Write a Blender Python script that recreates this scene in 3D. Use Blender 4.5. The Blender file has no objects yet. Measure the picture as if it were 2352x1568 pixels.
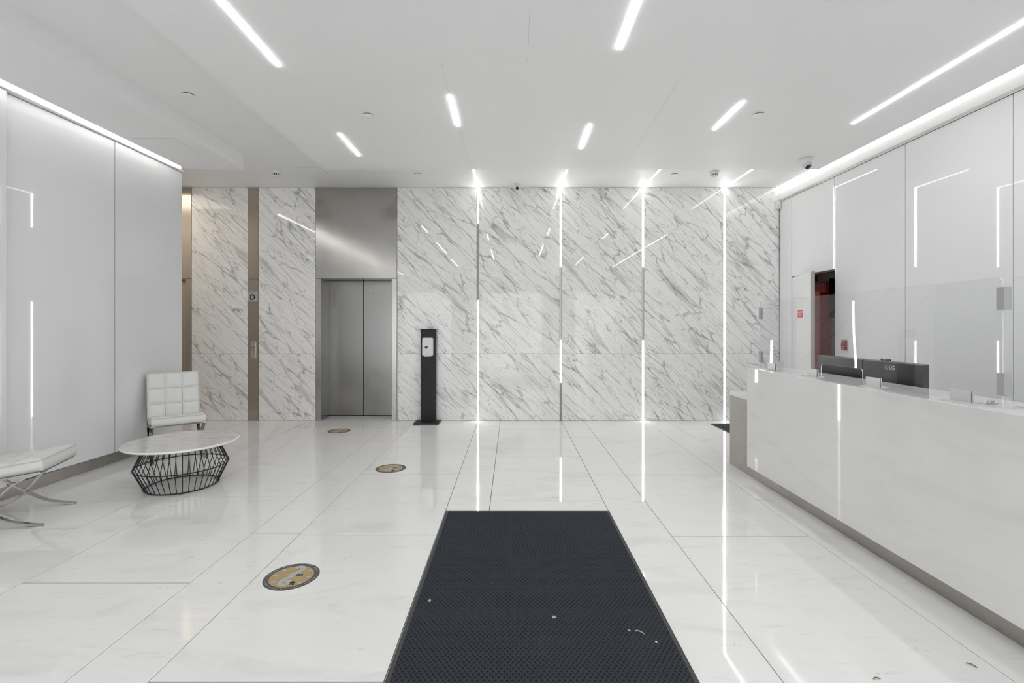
import bpy, bmesh, math, random
from mathutils import Vector, Matrix
random.seed(7)
SC = bpy.context.scene
COL = SC.collection
PI = math.pi

# ------------------------------------------------------------ camera, world, light, exposure
CAM_H = 1.437
cam_d = bpy.data.cameras.new('camera'); cam = bpy.data.objects.new('camera', cam_d); COL.objects.link(cam)
cam.location = (0, 0, CAM_H); cam.rotation_euler = (PI/2, 0, 0)
cam_d.sensor_width = 36; cam_d.lens = 1115/2352*36; cam_d.shift_y = -34/2352
cam_d.clip_start = .05; cam_d.clip_end = 100
SC.camera = cam
W = bpy.data.worlds.new('world'); SC.world = W; W.use_nodes = True
W.node_tree.nodes['Background'].inputs[0].default_value = (.93, .965, 1, 1)
W.node_tree.nodes['Background'].inputs[1].default_value = 2.2
SC.view_settings.view_transform = 'Standard'; SC.view_settings.look = 'None'
SC.view_settings.gamma = 1; SC.view_settings.use_curve_mapping = False
SC.view_settings.exposure = 0.27
E_LINE = 37.0      # ceiling and wall line lights
E_UP = 9.0         # line lights in the raised ceiling strip
E_EDGE = 23.0      # line lights that meet at the marble wall
E_COVE = 4.0       # cove strips
try:
    c = SC.cycles
    c.max_bounces = 12; c.diffuse_bounces = 7; c.glossy_bounces = 6; c.transparent_max_bounces = 24
    c.caustics_reflective = False; c.caustics_refractive = False; c.sample_clamp_indirect = 6
    c.use_denoising = True
except Exception: pass

def area(name, loc, rot, sx, sy, power, col):
    d = bpy.data.lights.new(name, 'AREA'); d.shape = 'RECTANGLE'; d.size = sx; d.size_y = sy; d.energy = power; d.color = col
    o = bpy.data.objects.new(name, d); COL.objects.link(o); o.location = loc; o.rotation_euler = rot
    return o
# warm downlight inside the elevator lobby (behind the left wall)
area('lobby_downlight', (-6.0, 6.8, 3.5), (0, 0, 0), 2.2, .9, 15, (1, .87, .74))

# ------------------------------------------------------------ materials
def new_mat(name):
    m = bpy.data.materials.new(name); m.use_nodes = True
    nt = m.node_tree; return m, nt, nt.nodes['Principled BSDF']
def simple(name, col, rough=.5, metal=0, spec=.5, noise=0, nscale=40, bump=0):
    m, nt, b = new_mat(name)
    b.inputs['Base Color'].default_value = (*col, 1); b.inputs['Roughness'].default_value = rough
    b.inputs['Metallic'].default_value = metal; b.inputs['Specular IOR Level'].default_value = spec
    tc = nt.nodes.new('ShaderNodeTexCoord'); n = nt.nodes.new('ShaderNodeTexNoise')
    n.inputs['Scale'].default_value = nscale; n.inputs['Detail'].default_value = 3
    nt.links.new(tc.outputs['Object'], n.inputs['Vector'])
    if noise:
        mx = nt.nodes.new('ShaderNodeMix'); mx.data_type = 'RGBA'
        mx.inputs['A'].default_value = (*[c*(1-noise) for c in col], 1); mx.inputs['B'].default_value = (*[min(1, c*(1+noise)) for c in col], 1)
        nt.links.new(n.outputs['Fac'], mx.inputs['Factor']); nt.links.new(mx.outputs['Result'], b.inputs['Base Color'])
    if bump:
        bp = nt.nodes.new('ShaderNodeBump'); bp.inputs['Strength'].default_value = bump; bp.inputs['Distance'].default_value = .002
        nt.links.new(n.outputs['Fac'], bp.inputs['Height']); nt.links.new(bp.outputs['Normal'], b.inputs['Normal'])
    return m
def emit(name, col, s):
    m = bpy.data.materials.new(name); m.use_nodes = True; nt = m.node_tree
    nt.nodes.remove(nt.nodes['Principled BSDF'])
    e = nt.nodes.new('ShaderNodeEmission'); e.inputs[0].default_value = (*col, 1); e.inputs[1].default_value = s
    nt.links.new(e.outputs[0], nt.nodes['Material Output'].inputs[0]); return m
class G:   # small node-graph helper
    def __init__(s, nt): s.nt = nt
    def n(s, t, **kw):
        x = s.nt.nodes.new(t)
        for k, v in kw.items(): setattr(x, k, v)
        return x
    def set(s, sock, v):
        if hasattr(v, 'is_linked'): s.nt.links.new(v, sock)
        else: sock.default_value = v
    def math(s, op, a, b=None, clamp=False):
        x = s.n('ShaderNodeMath', operation=op, use_clamp=clamp); s.set(x.inputs[0], a)
        if b is not None: s.set(x.inputs[1], b)
        return x.outputs[0]
    def vec(s, op, a, b=None):
        x = s.n('ShaderNodeVectorMath', operation=op); s.set(x.inputs[0], a)
        if b is not None: s.set(x.inputs[1], b)
        return x.outputs['Value'] if op in ('DOT_PRODUCT', 'LENGTH') else x.outputs['Vector']
    def comb(s, x, y, z):
        c = s.n('ShaderNodeCombineXYZ'); s.set(c.inputs[0], x); s.set(c.inputs[1], y); s.set(c.inputs[2], z); return c.outputs[0]
    def noise(s, v, scale, detail=4, rough=.55, dist=0):
        x = s.n('ShaderNodeTexNoise'); s.set(x.inputs['Vector'], v); x.inputs['Scale'].default_value = scale
        x.inputs['Detail'].default_value = detail; x.inputs['Roughness'].default_value = rough; x.inputs['Distortion'].default_value = dist
        return x.outputs['Fac'], x.outputs['Color']
    def edge(s, v, scale, rnd=1):
        x = s.n('ShaderNodeTexVoronoi', feature='DISTANCE_TO_EDGE'); s.set(x.inputs['Vector'], v)
        x.inputs['Scale'].default_value = scale; x.inputs['Randomness'].default_value = rnd; return x.outputs['Distance']
    def sstep(s, v, a, b, o0=0, o1=1):
        x = s.n('ShaderNodeMapRange', interpolation_type='SMOOTHSTEP'); s.set(x.inputs[0], v); s.set(x.inputs[1], a); s.set(x.inputs[2], b)
        x.inputs[3].default_value = o0; x.inputs[4].default_value = o1; return x.outputs[0]
    def mix(s, f, a, b):
        x = s.n('ShaderNodeMix', data_type='RGBA'); s.set(x.inputs['Factor'], f); s.set(x.inputs['A'], a); s.set(x.inputs['B'], b); return x.outputs['Result']
def objvec(g, k=13):
    tc = g.n('ShaderNodeTexCoord'); oi = g.n('ShaderNodeObjectInfo')
    r = g.math('MULTIPLY', oi.outputs['Random'], k)
    return g.vec('ADD', tc.outputs['Object'], g.comb(r, g.math('MULTIPLY', r, 1.7), g.math('MULTIPLY', r, 2.3)))

def wall_marble():
    m, nt, b = new_mat('arabescato_marble'); g = G(nt); P = objvec(g)
    a = math.radians(46)
    u = g.vec('DOT_PRODUCT', P, (math.cos(a), 0, -math.sin(a))); v = g.vec('DOT_PRODUCT', P, (math.sin(a), 0, math.cos(a)))
    y = g.vec('DOT_PRODUCT', P, (0, 1, 0))
    def warped(su, sv, nsc, amt, off=0.):
        q = g.comb(g.math('MULTIPLY', u, su), g.math('MULTIPLY', v, sv), g.math('ADD', y, off))
        _, c = g.noise(q, nsc, 3, .6)
        c = g.vec('SUBTRACT', c, (.5, .5, .5))
        sc = g.n('ShaderNodeVectorMath', operation='SCALE'); g.set(sc.inputs[0], c); sc.inputs['Scale'].default_value = amt
        return g.vec('ADD', q, sc.outputs[0])
    q1 = warped(.52, 3.1, 1.25, .50)
    q2 = warped(.75, 5.0, 1.1, .80, 5.)
    q3 = warped(.55, 4.2, 1.3, .55, 9.)
    q4 = warped(.9, 7.5, 1.2, .8, 14.)
    wmod, _ = g.noise(q1, 2.2, 4, .65)
    w1 = g.sstep(wmod, .36, .74, .009, .080)
    v1 = g.math('SUBTRACT', 1., g.sstep(g.edge(q1, 2.2), 0., w1))
    m2, _ = g.noise(q2, 1.1, 3)
    w2 = g.sstep(m2, .4, .7, .010, .065)
    v2 = g.math('MULTIPLY', g.math('SUBTRACT', 1., g.sstep(g.edge(q2, 2.6), 0., w2)), g.sstep(m2, .34, .58, .15, 1.))
    m4, _ = g.noise(q4, 1.0, 3)
    v5 = g.math('MULTIPLY', g.math('SUBTRACT', 1., g.sstep(g.edge(q4, 2.9), 0., .030)), g.sstep(m4, .45, .62))
    c3, _ = g.noise(q3, 1.7, 7, .66)
    v3 = g.sstep(c3, .55, .66)
    r4, _ = g.noise(q3, 2.3, 5, .6)
    v4 = g.math('SUBTRACT', 1., g.sstep(g.math('ABSOLUTE', g.math('SUBTRACT', r4, .5)), 0., .014))
    s1 = g.sstep(wmod, .3, .65, .5, 1.)
    tot = g.math('ADD', g.math('ADD', g.math('MULTIPLY', g.math('MULTIPLY', v1, s1), .66), g.math('MULTIPLY', v2, .55)), g.math('ADD', g.math('ADD', g.math('MULTIPLY', v3, .40), g.math('MULTIPLY', v5, .4)), g.math('MULTIPLY', v4, .30)), True)
    b1, _ = g.noise(P, 1.5, 2)
    base = g.mix(b1, (.85, .845, .83, 1), (.90, .895, .88, 1))
    col = g.mix(g.math('MULTIPLY', tot, .84), base, (.18, .18, .182, 1))
    nt.links.new(col, b.inputs['Base Color']); b.inputs['Roughness'].default_value = .006
    return m
def floor_marble():
    m, nt, b = new_mat('white_floor_marble'); g = G(nt); P = objvec(g, 31)
    q = g.vec('MULTIPLY', P, (1.0, 2.6, 1.))
    a, _ = g.noise(q, 1.6, 6, .6, .6)
    s1 = g.sstep(a, .50, .75)
    a2, _ = g.noise(g.vec('MULTIPLY', P, (2.2, 9, 1.)), 2.0, 5, .65, .4)
    s2 = g.sstep(a2, .56, .8)
    pu, _ = g.noise(P, 2.4, 5, .7, .8)               # polish wear clouds
    sp = g.n('ShaderNodeTexVoronoi', feature='F1'); g.set(sp.inputs['Vector'], P); sp.inputs['Scale'].default_value = 7.0
    gate = g.n('ShaderNodeSeparateColor'); nt.links.new(sp.outputs['Color'], gate.inputs[0])
    speck = g.math('MULTIPLY', g.sstep(sp.outputs['Distance'], .036, .014), g.math('GREATER_THAN', gate.outputs[0], .50))
    # short scuff strokes
    qs = g.vec('MULTIPLY', P, (1.0, 5.0, 1.))
    sc = g.n('ShaderNodeTexVoronoi', feature='F1'); g.set(sc.inputs['Vector'], qs); sc.inputs['Scale'].default_value = 2.9
    g2 = g.n('ShaderNodeSeparateColor'); nt.links.new(sc.outputs['Color'], g2.inputs[0])
    fine, _ = g.noise(P, 55, 3, .7)
    scuff = g.math('MULTIPLY', g.math('MULTIPLY', g.sstep(sc.outputs['Distance'], .22, .02), g.math('GREATER_THAN', g2.outputs[0], .55)), g.sstep(fine, .52, .66))
    col = g.mix(g.math('MULTIPLY', s1, .30), (.825, .82, .81, 1), (.55, .54, .53, 1))
    col = g.mix(g.math('MULTIPLY', s2, .38), col, (.50, .49, .48, 1))
    col = g.mix(g.math('MULTIPLY', g.sstep(pu, .55, .75), .25), col, (.92, .92, .92, 1))
    col = g.mix(g.math('MULTIPLY', scuff, .62), col, (.2, .2, .2, 1))
    col = g.mix(g.math('MULTIPLY', speck, .75), col, (.1, .095, .09, 1))
    nt.links.new(col, b.inputs['Base Color'])
    nt.links.new(g.sstep(pu, .3, .8, .022, .075), b.inputs['Roughness'])
    return m
def soft_marble(name, c0, c1, amt, rough, sx=1., sy=3., sz=3., scale=1.6):
    m, nt, b = new_mat(name); g = G(nt); P = objvec(g, 5)
    q = g.vec('MULTIPLY', P, (sx, sy, sz))
    a, _ = g.noise(q, scale, 6, .62, .8)
    col = g.mix(g.math('MULTIPLY', g.sstep(a, .42, .75), amt), (*c0, 1), (*c1, 1))
    nt.links.new(col, b.inputs['Base Color']); b.inputs['Roughness'].default_value = rough
    return m
def brushed(name, col, rough, grain=(260, 260, 2.5), strength=.05, metal=1.):
    m, nt, b = new_mat(name); g = G(nt); P = objvec(g)
    n, _ = g.noise(g.vec('MULTIPLY', P, grain), 1, 3, .6)
    cl, _ = g.noise(P, 3.2, 3, .6)
    c = g.mix(n, (*[x*.90 for x in col], 1), (*[min(1, x*1.08) for x in col], 1))
    nt.links.new(c, b.inputs['Base Color']); b.inputs['Metallic'].default_value = metal
    nt.links.new(g.sstep(cl, .2, .8, rough*.8, rough*1.2), b.inputs['Roughness'])
    bp = g.n('ShaderNodeBump'); bp.inputs['Strength'].default_value = strength; bp.inputs['Distance'].default_value = .001
    nt.links.new(n, bp.inputs['Height']); nt.links.new(bp.outputs['Normal'], b.inputs['Normal'])
    return m
def carpet():
    m, nt, b = new_mat('waffle_carpet'); g = G(nt)
    tc = g.n('ShaderNodeTexCoord'); P = tc.outputs['Object']
    _, wob = g.noise(P, 40, 2)
    P2 = g.vec('ADD', P, g.vec('MULTIPLY', g.vec('SUBTRACT', wob, (.5, .5, .5)), (.011, .011, 0)))
    k = 2*PI/.0195
    u = g.math('COSINE', g.math('MULTIPLY', g.vec('DOT_PRODUCT', P2, (.83, .56, 0)), k))
    v = g.math('COSINE', g.math('MULTIPLY', g.vec('DOT_PRODUCT', P2, (-.83, .56, 0)), k))
    h = g.math('SUBTRACT', -.12, g.math('MAXIMUM', u, v))            # dark diamonds inside a lighter net
    fz, _ = g.noise(P, 420, 2)
    big, _ = g.noise(P, 3., 3)
    mask = g.sstep(g.math('ADD', h, g.math('MULTIPLY', g.math('SUBTRACT', fz, .5), .9)), -.5, .25)
    ca = g.mix(fz, (.020, .024, .031, 1), (.056, .065, .078, 1))
    cb = g.mix(fz, (.007, .008, .009, 1), (.026, .028, .032, 1))
    col = g.mix(mask, ca, cb)
    col = g.mix(g.math('MULTIPLY', g.sstep(big, .5, .75), .18), col, (.06, .06, .058, 1))
    lint = g.n('ShaderNodeTexVoronoi', feature='F1'); g.set(lint.inputs['Vector'], P); lint.inputs['Scale'].default_value = 13
    sep = g.n('ShaderNodeSeparateColor'); nt.links.new(lint.outputs['Color'], sep.inputs[0])
    lm = g.math('MULTIPLY', g.sstep(lint.outputs['Distance'], .055, .02), g.math('GREATER_THAN', sep.outputs[0], .45))
    col = g.mix(g.math('MULTIPLY', lm, .6), col, (.35, .33, .3, 1))
    nt.links.new(col, b.inputs['Base Color']); b.inputs['Roughness'].default_value = .95; b.inputs['Specular IOR Level'].default_value = .15
    bp = g.n('ShaderNodeBump'); bp.inputs['Strength'].default_value = .7; bp.inputs['Distance'].default_value = .004
    nt.links.new(g.math('ADD', g.math('MULTIPLY', mask, -1.), g.math('MULTIPLY', fz, .5)), bp.inputs['Height']); nt.links.new(bp.outputs['Normal'], b.inputs['Normal'])
    return m
def clear_acrylic():
    m = bpy.data.materials.new('clear_acrylic'); m.use_nodes = True; nt = m.node_tree; g = G(nt)
    nt.nodes.remove(nt.nodes['Principled BSDF'])
    tr = g.n('ShaderNodeBsdfTransparent'); tr.inputs[0].default_value = (.985, .985, .99, 1)
    gl = g.n('ShaderNodeBsdfGlossy'); gl.inputs['Roughness'].default_value = .0
    fr = g.n('ShaderNodeFresnel'); fr.inputs[0].default_value = 1.49
    tc = g.n('ShaderNodeTexCoord'); n, _ = g.noise(tc.outputs['Object'], 1.1, 1)
    bp = g.n('ShaderNodeBump'); bp.inputs['Strength'].default_value = .05; bp.inputs['Distance'].default_value = .05
    nt.links.new(n, bp.inputs['Height']); nt.links.new(bp.outputs['Normal'], gl.inputs['Normal'])
    mx = g.n('ShaderNodeMixShader')
    ge = g.n('ShaderNodeNewGeometry'); io = g.n('ShaderNodeMix', data_type='FLOAT'); io.inputs['A'].default_value = 1.38; io.inputs['B'].default_value = 1/1.38
    nt.links.new(ge.outputs['Backfacing'], io.inputs['Factor']); nt.links.new(io.outputs['Result'], fr.inputs[0])   # same reflectance on both faces of the sheet
    nt.links.new(fr.outputs[0], mx.inputs[0]); nt.links.new(tr.outputs[0], mx.inputs[1]); nt.links.new(gl.outputs[0], mx.inputs[2])
    nt.links.new(mx.outputs[0], nt.nodes['Material Output'].inputs[0]); return m

M = dict(
    paint=simple('white_ceiling_paint', (.88, .88, .875), .55, noise=.012, nscale=2.2),
    cove=simple('white_cove_paint', (.87, .87, .865), .5, noise=.01),
    glass=simple('white_back_painted_glass', (.80, .805, .81), .025, noise=.008, nscale=1.5),
    marble=wall_marble(), floor=floor_marble(),
    grout=simple('dark_joint', (.022, .020, .018), .9, noise=.2),
    seam=simple('dark_seam', (.10, .095, .09), .7, noise=.1),
    steel=brushed('brushed_steel', (.47, .45, .425), .18),
    steelw=brushed('warm_brushed_steel', (.50, .45, .39), .22),
    kick=brushed('brushed_kick_steel', (.44, .415, .39), .30, (2.5, 2.5, 260), .04),
    alu=simple('satin_aluminium', (.62, .615, .60), .32, 1., noise=.05),
    chrome=simple('polished_chrome', (.36, .345, .325), .14, 1., noise=.04),
    line=emit('led_line', (1, .995, .98), E_LINE), upl=emit('led_raised_line', (1, .995, .98), E_UP), edge=emit('led_edge_line', (1, .995, .98), E_EDGE), covw=emit('led_wall_cove', (1, .995, .98), 10.0), covel=emit('led_cove', (1, .995, .98), E_COVE),
    black=simple('black_powder_coat', (.012, .012, .013), .55, noise=.2, nscale=300, bump=.15),
    wire=simple('black_wire', (.010, .009, .009), .4, noise=.1),
    plastic=simple('black_plastic', (.028, .029, .033), .28, noise=.1),
    dark=simple('dark_glossy_plastic', (.008, .008, .009), .12, noise=.1),
    white=simple('white_plastic', (.75, .75, .745), .35, noise=.01),
    offwhite=simple('offwhite_plastic', (.62, .62, .61), .45, noise=.02),
    leather=simple('white_leather', (.74, .735, .715), .42, noise=.02, nscale=160, bump=.12),
    welt=simple('white_leather_welt', (.60, .595, .575), .5, noise=.03, nscale=160),
    ttop=soft_marble('grey_veined_marble', (.66, .645, .63), (.40, .385, .37), .8, .12, 3, 5, 1, 2.6),
    ttop_edge=simple('white_marble_edge', (.85, .85, .84), .3, noise=.02),
    desk=soft_marble('white_desk_stone', (.75, .745, .735), (.63, .62, .60), .45, .03, 1, 1.0, 4.0, 1.3),
    carpet=carpet(), rubber=simple('grey_rubber', (.055, .055, .054), .7, noise=.2, nscale=90),
    acr=clear_acrylic(), acre=simple('acrylic_edge', (.72, .72, .76), .2, noise=.01),
    tan=simple('tan_vinyl', (.40, .30, .145), .5, noise=.22, nscale=30), ring=simple('charcoal_vinyl', (.085, .085, .08), .5, noise=.1),
    print=simple('pale_print', (.44, .425, .415), .5, noise=.16, nscale=60), ink=simple('black_ink', (.01, .01, .01), .5, noise=.05),
    inkg=simple('dark_grey_ink', (.06, .06, .062), .4, noise=.05),
    red=simple('red_enamel', (.72, .035, .022), .35, noise=.08, nscale=12), redsign=simple('red_sign', (.66, .02, .014), .45, noise=.04),
    redp=simple('red_plastic', (.24, .018, .02), .3, noise=.05), wprint=simple('white_print', (.85, .80, .78), .5, noise=.02),
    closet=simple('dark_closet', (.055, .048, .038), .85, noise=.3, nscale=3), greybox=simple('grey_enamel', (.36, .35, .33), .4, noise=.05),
    brown=simple('brown_frame', (.16, .09, .05), .5, noise=.1),
    lint=simple('grey_lint', (.42, .40, .37), .95, noise=.3, nscale=200), wood=simple('dry_twig', (.17, .08, .045), .8, noise=.3, nscale=90),
    chip=simple('pale_chip', (.66, .58, .45), .6, noise=.1), sign=simple('sign_aluminium', (.45, .45, .44), .4, .3, noise=.05),
    hng=simple('grey_hinge_metal', (.40, .40, .41), .5, .2, noise=.04),
    shaded_steel=brushed('shaded_brushed_steel', (.30, .293, .283), .22),  # copy of the steel with the elevator recess shade put into its colour
    crease=simple('leather_crease', (.46, .455, .44), .6, noise=.05),
    stone=simple('pale_stone_infill', (.66, .655, .645), .3, noise=.06, nscale=12), dalu=simple('dark_satin_aluminium', (.27, .265, .26), .4, .7, noise=.05),
    crack=simple('hairline_crack', (.52, .52, .51), .8, noise=.1),
    brk=simple('pale_metal_bracket', (.70, .70, .70), .35, .35, noise=.03),
    copper=simple('lit_button_rim', (.28, .09, .04), .3, noise=.05),
)

# ------------------------------------------------------------ geometry helpers
def ob(name, me, mat, parent=None, smooth=False):
    if isinstance(me, bmesh.types.BMesh):
        bm = me; bmesh.ops.recalc_face_normals(bm, faces=bm.faces[:])
        me = bpy.data.meshes.new(name); bm.to_mesh(me); bm.free()
    if mat and not me.materials:
        for x in (mat if isinstance(mat, (list, tuple)) else [mat]): me.materials.append(x)
    if smooth: me.polygons.foreach_set('use_smooth', [True]*len(me.polygons))
    o = bpy.data.objects.new(name, me); COL.objects.link(o)
    if parent: o.parent = parent
    return o
def thing(name, label, cat, loc=(0, 0, 0), rz=0, group=None):
    o = bpy.data.objects.new(name, None); COL.objects.link(o); o.location = loc; o.rotation_euler = (0, 0, rz)
    o.empty_display_size = .1
    return tag(o, label, cat, group)
def tag(o, label, cat, group=None):
    o['label'] = label; o['category'] = cat
    if group: o['group'] = group
    return o
def struct(o): o['kind'] = 'structure'; return o
def box(x0, x1, y0, y1, z0, z1, bev=0, seg=2, bm=None):
    own = bm is None
    if own: bm = bmesh.new()
    vs = [bm.verts.new((x, y, z)) for x in (x0, x1) for y in (y0, y1) for z in (z0, z1)]
    fs = [bm.faces.new([vs[i] for i in f]) for f in ((0, 1, 3, 2), (4, 6, 7, 5), (0, 4, 5, 1), (2, 3, 7, 6), (0, 2, 6, 4), (1, 5, 7, 3))]
    if bev: bmesh.ops.bevel(bm, geom=list({e for f in fs for e in f.edges}), offset=bev, segments=seg, affect='EDGES', profile=.5)
    return bm
def prism(pts, axis, a, b, bev=0):
    """outline pts (2-D) swept along axis from a to b; axis x: (y,z), y: (x,z), z: (x,y)"""
    bm = bmesh.new()
    def P(p, t): return {'x': (t, p[0], p[1]), 'y': (p[0], t, p[1]), 'z': (p[0], p[1], t)}[axis]
    A = [bm.verts.new(P(p, a)) for p in pts]; B = [bm.verts.new(P(p, b)) for p in pts]
    bm.faces.new(A); bm.faces.new(B[::-1]); n = len(pts)
    for i in range(n): bm.faces.new((A[i], B[i], B[(i+1) % n], A[(i+1) % n]))
    if bev: bmesh.ops.bevel(bm, geom=bm.edges[:], offset=bev, segments=1, affect='EDGES')
    return bm
def lathe(prof, n=24, c=(0, 0, 0), bm=None):
    own = bm is None
    if own: bm = bmesh.new()
    rings = []
    for r, z in prof:
        if r < 1e-6: rings.append([bm.verts.new((c[0], c[1], c[2]+z))])
        else: rings.append([bm.verts.new((c[0]+r*math.cos(2*PI*k/n), c[1]+r*math.sin(2*PI*k/n), c[2]+z)) for k in range(n)])
    for a, b in zip(rings, rings[1:]):
        for k in range(n):
            q = [a[k % len(a)], a[(k+1) % len(a)], b[(k+1) % len(b)], b[k % len(b)]]
            q = list(dict.fromkeys(q))
            if len(q) > 2: bm.faces.new(q)
    return bm
def tube(pts, r, n=8, closed=False, bm=None):
    own = bm is None
    if own: bm = bmesh.new()
    pts = [Vector(p) for p in pts]; N = len(pts); rings = []; up = None
    for i, p in enumerate(pts):
        a = pts[(i-1) % N] if closed or i else p; b = pts[(i+1) % N] if closed or i < N-1 else p
        t = (b-a).normalized()
        if up is None: up = t.orthogonal().normalized()
        up = (up - t*up.dot(t)).normalized(); s = t.cross(up)
        rings.append([bm.verts.new(p + (up*math.cos(2*PI*k/n)+s*math.sin(2*PI*k/n))*r) for k in range(n)])
    for i in range(N if closed else N-1):
        A, B = rings[i], rings[(i+1) % N]; off = 0
        if closed and i == N-1: off = min(range(n), key=lambda o: (A[0].co-B[o].co).length)
        for k in range(n): bm.faces.new((A[k], A[(k+1) % n], B[(k+1+off) % n], B[(k+off) % n]))
    if not closed: bm.faces.new(rings[0]); bm.faces.new(rings[-1][::-1])
    return bm
def bar(curve, x, w, t):
    """flat bar: curve of (y,z), width w about x, thickness t"""
    bm = bmesh.new(); rs = []; N = len(curve)
    for i, (y, z) in enumerate(curve):
        a = curve[max(0, i-1)]; b = curve[min(N-1, i+1)]; d = Vector((b[0]-a[0], b[1]-a[1])).normalized(); n = Vector((-d.y, d.x))*t/2
        rs.append([bm.verts.new(p) for p in ((x-w/2, y-n.x, z-n.y), (x+w/2, y-n.x, z-n.y), (x+w/2, y+n.x, z+n.y), (x-w/2, y+n.x, z+n.y))])
    for A, B in zip(rs, rs[1:]):
        for k in range(4): bm.faces.new((A[k], A[(k+1) % 4], B[(k+1) % 4], B[k]))
    bm.faces.new(rs[0]); bm.faces.new(rs[-1][::-1])
    return bm
def smooth_curve(pts, k=8):
    out = []; P = [pts[0]]+list(pts)+[pts[-1]]
    for i in range(1, len(P)-2):
        p0, p1, p2, p3 = P[i-1:i+3]
        for s in range(k):
            t = s/k; out.append(tuple(.5*(2*p1[j]+(p2[j]-p0[j])*t+(2*p0[j]-5*p1[j]+4*p2[j]-p3[j])*t*t+(3*p1[j]-p0[j]-3*p2[j]+p3[j])*t**3) for j in range(len(p1))))
    out.append(tuple(pts[-1])); return out
def text_bm(s, size, extrude=.0004, align='CENTER', bm=None, mtx=None, bold=0):
    cu = bpy.data.curves.new('txt', 'FONT'); cu.body = s; cu.size = size; cu.extrude = extrude; cu.resolution_u = 3; cu.offset = bold
    cu.align_x = align; cu.align_y = 'CENTER'
    o = bpy.data.objects.new('txt', cu); COL.objects.link(o)
    bpy.context.view_layer.update()
    me = bpy.data.meshes.new_from_object(o.evaluated_get(bpy.context.evaluated_depsgraph_get()))
    bpy.data.objects.remove(o); bpy.data.curves.remove(cu)
    if mtx: me.transform(mtx)
    if bm is None: bm = bmesh.new()
    bm.from_mesh(me); bpy.data.meshes.remove(me)
    return bm
def frame_mtx(loc, xd, yd):
    x, y = Vector(xd).normalized(), Vector(yd).normalized(); z = x.cross(y)
    return Matrix(((x.x, y.x, z.x, loc[0]), (x.y, y.y, z.y, loc[1]), (x.z, y.z, z.z, loc[2]), (0, 0, 0, 1)))
def lettering(s, size, loc, xd, yd, mat, parent, name='lettering', bold=0):
    return ob(name, text_bm(s, size, mtx=frame_mtx(loc, xd, yd), bold=bold), mat, parent)
def copy_tree(o, parent=None):
    c = o.copy(); COL.objects.link(c)
    if parent: c.parent = parent
    for ch in list(o.children): copy_tree(ch, c)
    return c
def rounded_rect(x0, x1, z0, z1, r, n=5):
    pts = []
    for cx, cz, a0 in ((x1-r, z1-r, 0), (x0+r, z1-r, PI/2), (x0+r, z0+r, PI), (x1-r, z0+r, 1.5*PI)):
        pts += [(cx+r*math.cos(a0+PI/2*k/n), cz+r*math.sin(a0+PI/2*k/n)) for k in range(n+1)]
    return pts

# ------------------------------------------------------------ room constants
YB = 7.433; ZC = 3.567; ZS = 3.378; XL = -4.19; XR = 4.093; YF = -4.0; YS = 5.99

# ------------------------------------------------------------ floor: stone tiles laid in wide and narrow strips
floor = struct(ob('floor', box(-8, 4.12, YF, YB+.42, -.08, -.007), M['grout']))
strips = [  # x0, x1, a joint, joint spacing, y start
    (-5.296, -4.367, 6.217, 1.382, 6.18), (-4.367, -4.021, 4.145, 2.763, YF), (-4.021, -3.092, 3.454, 1.382, YF),
    (-3.092, -2.747, 4.105, 2.763, YF), (-2.747, -1.808, 2.724, 1.377, YF), (-1.808, -1.472, 3.375, 2.753, YF),
    (-1.472, -0.519, 3.350, 1.386, YF), (-0.519, -0.178, 5.395, 2.763, YF), (-0.178, 0.753, 4.011, 1.382, YF),
    (0.753, 1.097, 4.717, 2.763, YF), (1.097, 2.035, 3.330, 1.391, YF), (2.035, 2.361, 4.046, 2.763, YF),
    (2.361, 3.300, 4.046, 1.382, YF), (3.300, 3.646, 5.131, 2.763, YF), (3.646, XR, 4.441, 1.382, YF)]
GAP = .0044; tile_cache = {}
def tile_mesh(w, l):
    k = (round(w, 4), round(l, 4))
    if k not in tile_cache:
        bm = box(-w/2, w/2, -l/2, l/2, -.012, 0, .0004, 1); bmesh.ops.recalc_face_normals(bm, faces=bm.faces[:])
        me = bpy.data.meshes.new('tile'); bm.to_mesh(me); bm.free(); me.materials.append(M['floor']); tile_cache[k] = me
    return tile_cache[k]
def add_tile(x0, x1, y0, y1):
    if y1-y0 < .02: return
    o = ob('tile', tile_mesh(x1-x0-GAP, y1-y0-.0075), None, floor); o.location = ((x0+x1)/2, (y0+y1)/2, 0)
for x0, x1, j, p, ys in strips:
    k0 = math.ceil((ys-j)/p); js = [j+p*k for k in range(k0, 20) if ys+.05 < j+p*k < YB-.05]
    e = [ys]+js+[YB+.004]
    for a, b in zip(e, e[1:]): add_tile(x0, x1, a, b)
add_tile(-2.926, -1.854, YB+.004, YB+.36)      # threshold slab of the elevator
add_tile(-8, -5.296, 6.18, YB+.004)

# ------------------------------------------------------------ ceilings
struct(ob('ceiling', box(-8.1, 5.5, YF, 8.4, ZC, ZC+.12), M['paint']))
struct(ob('trim_1', box(-2.32, 3.785, YF, YS, ZS, ZC+.02), M['paint']))       # dropped slab
dropped = bpy.data.objects['trim_1']
def crack(pts):
    out = []
    for (xa, ya), (xb, yb) in zip(pts, pts[1:]):
        for k in range(12): out.append((xa+(xb-xa)*k/12+random.uniform(-.004, .004), ya+(yb-ya)*k/12, ZS))
    out.append((*pts[-1], ZS)); ob('ceiling_crack', tube(out, .0011, 4), M['crack'], dropped)
crack([(-.517, 3.56), (-.523, 4.03)]); crack([(-.515, 4.78), (-.505, 5.98)]); crack([(1.319, 3.80), (1.362, 5.91)]); crack([(.11, 2.96), (.112, 3.55)])
struct(ob('trim_2', box(-4.008, -3.315, YF, YS, ZS, ZC+.02), M['paint']))     # soffit along the left wall

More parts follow.
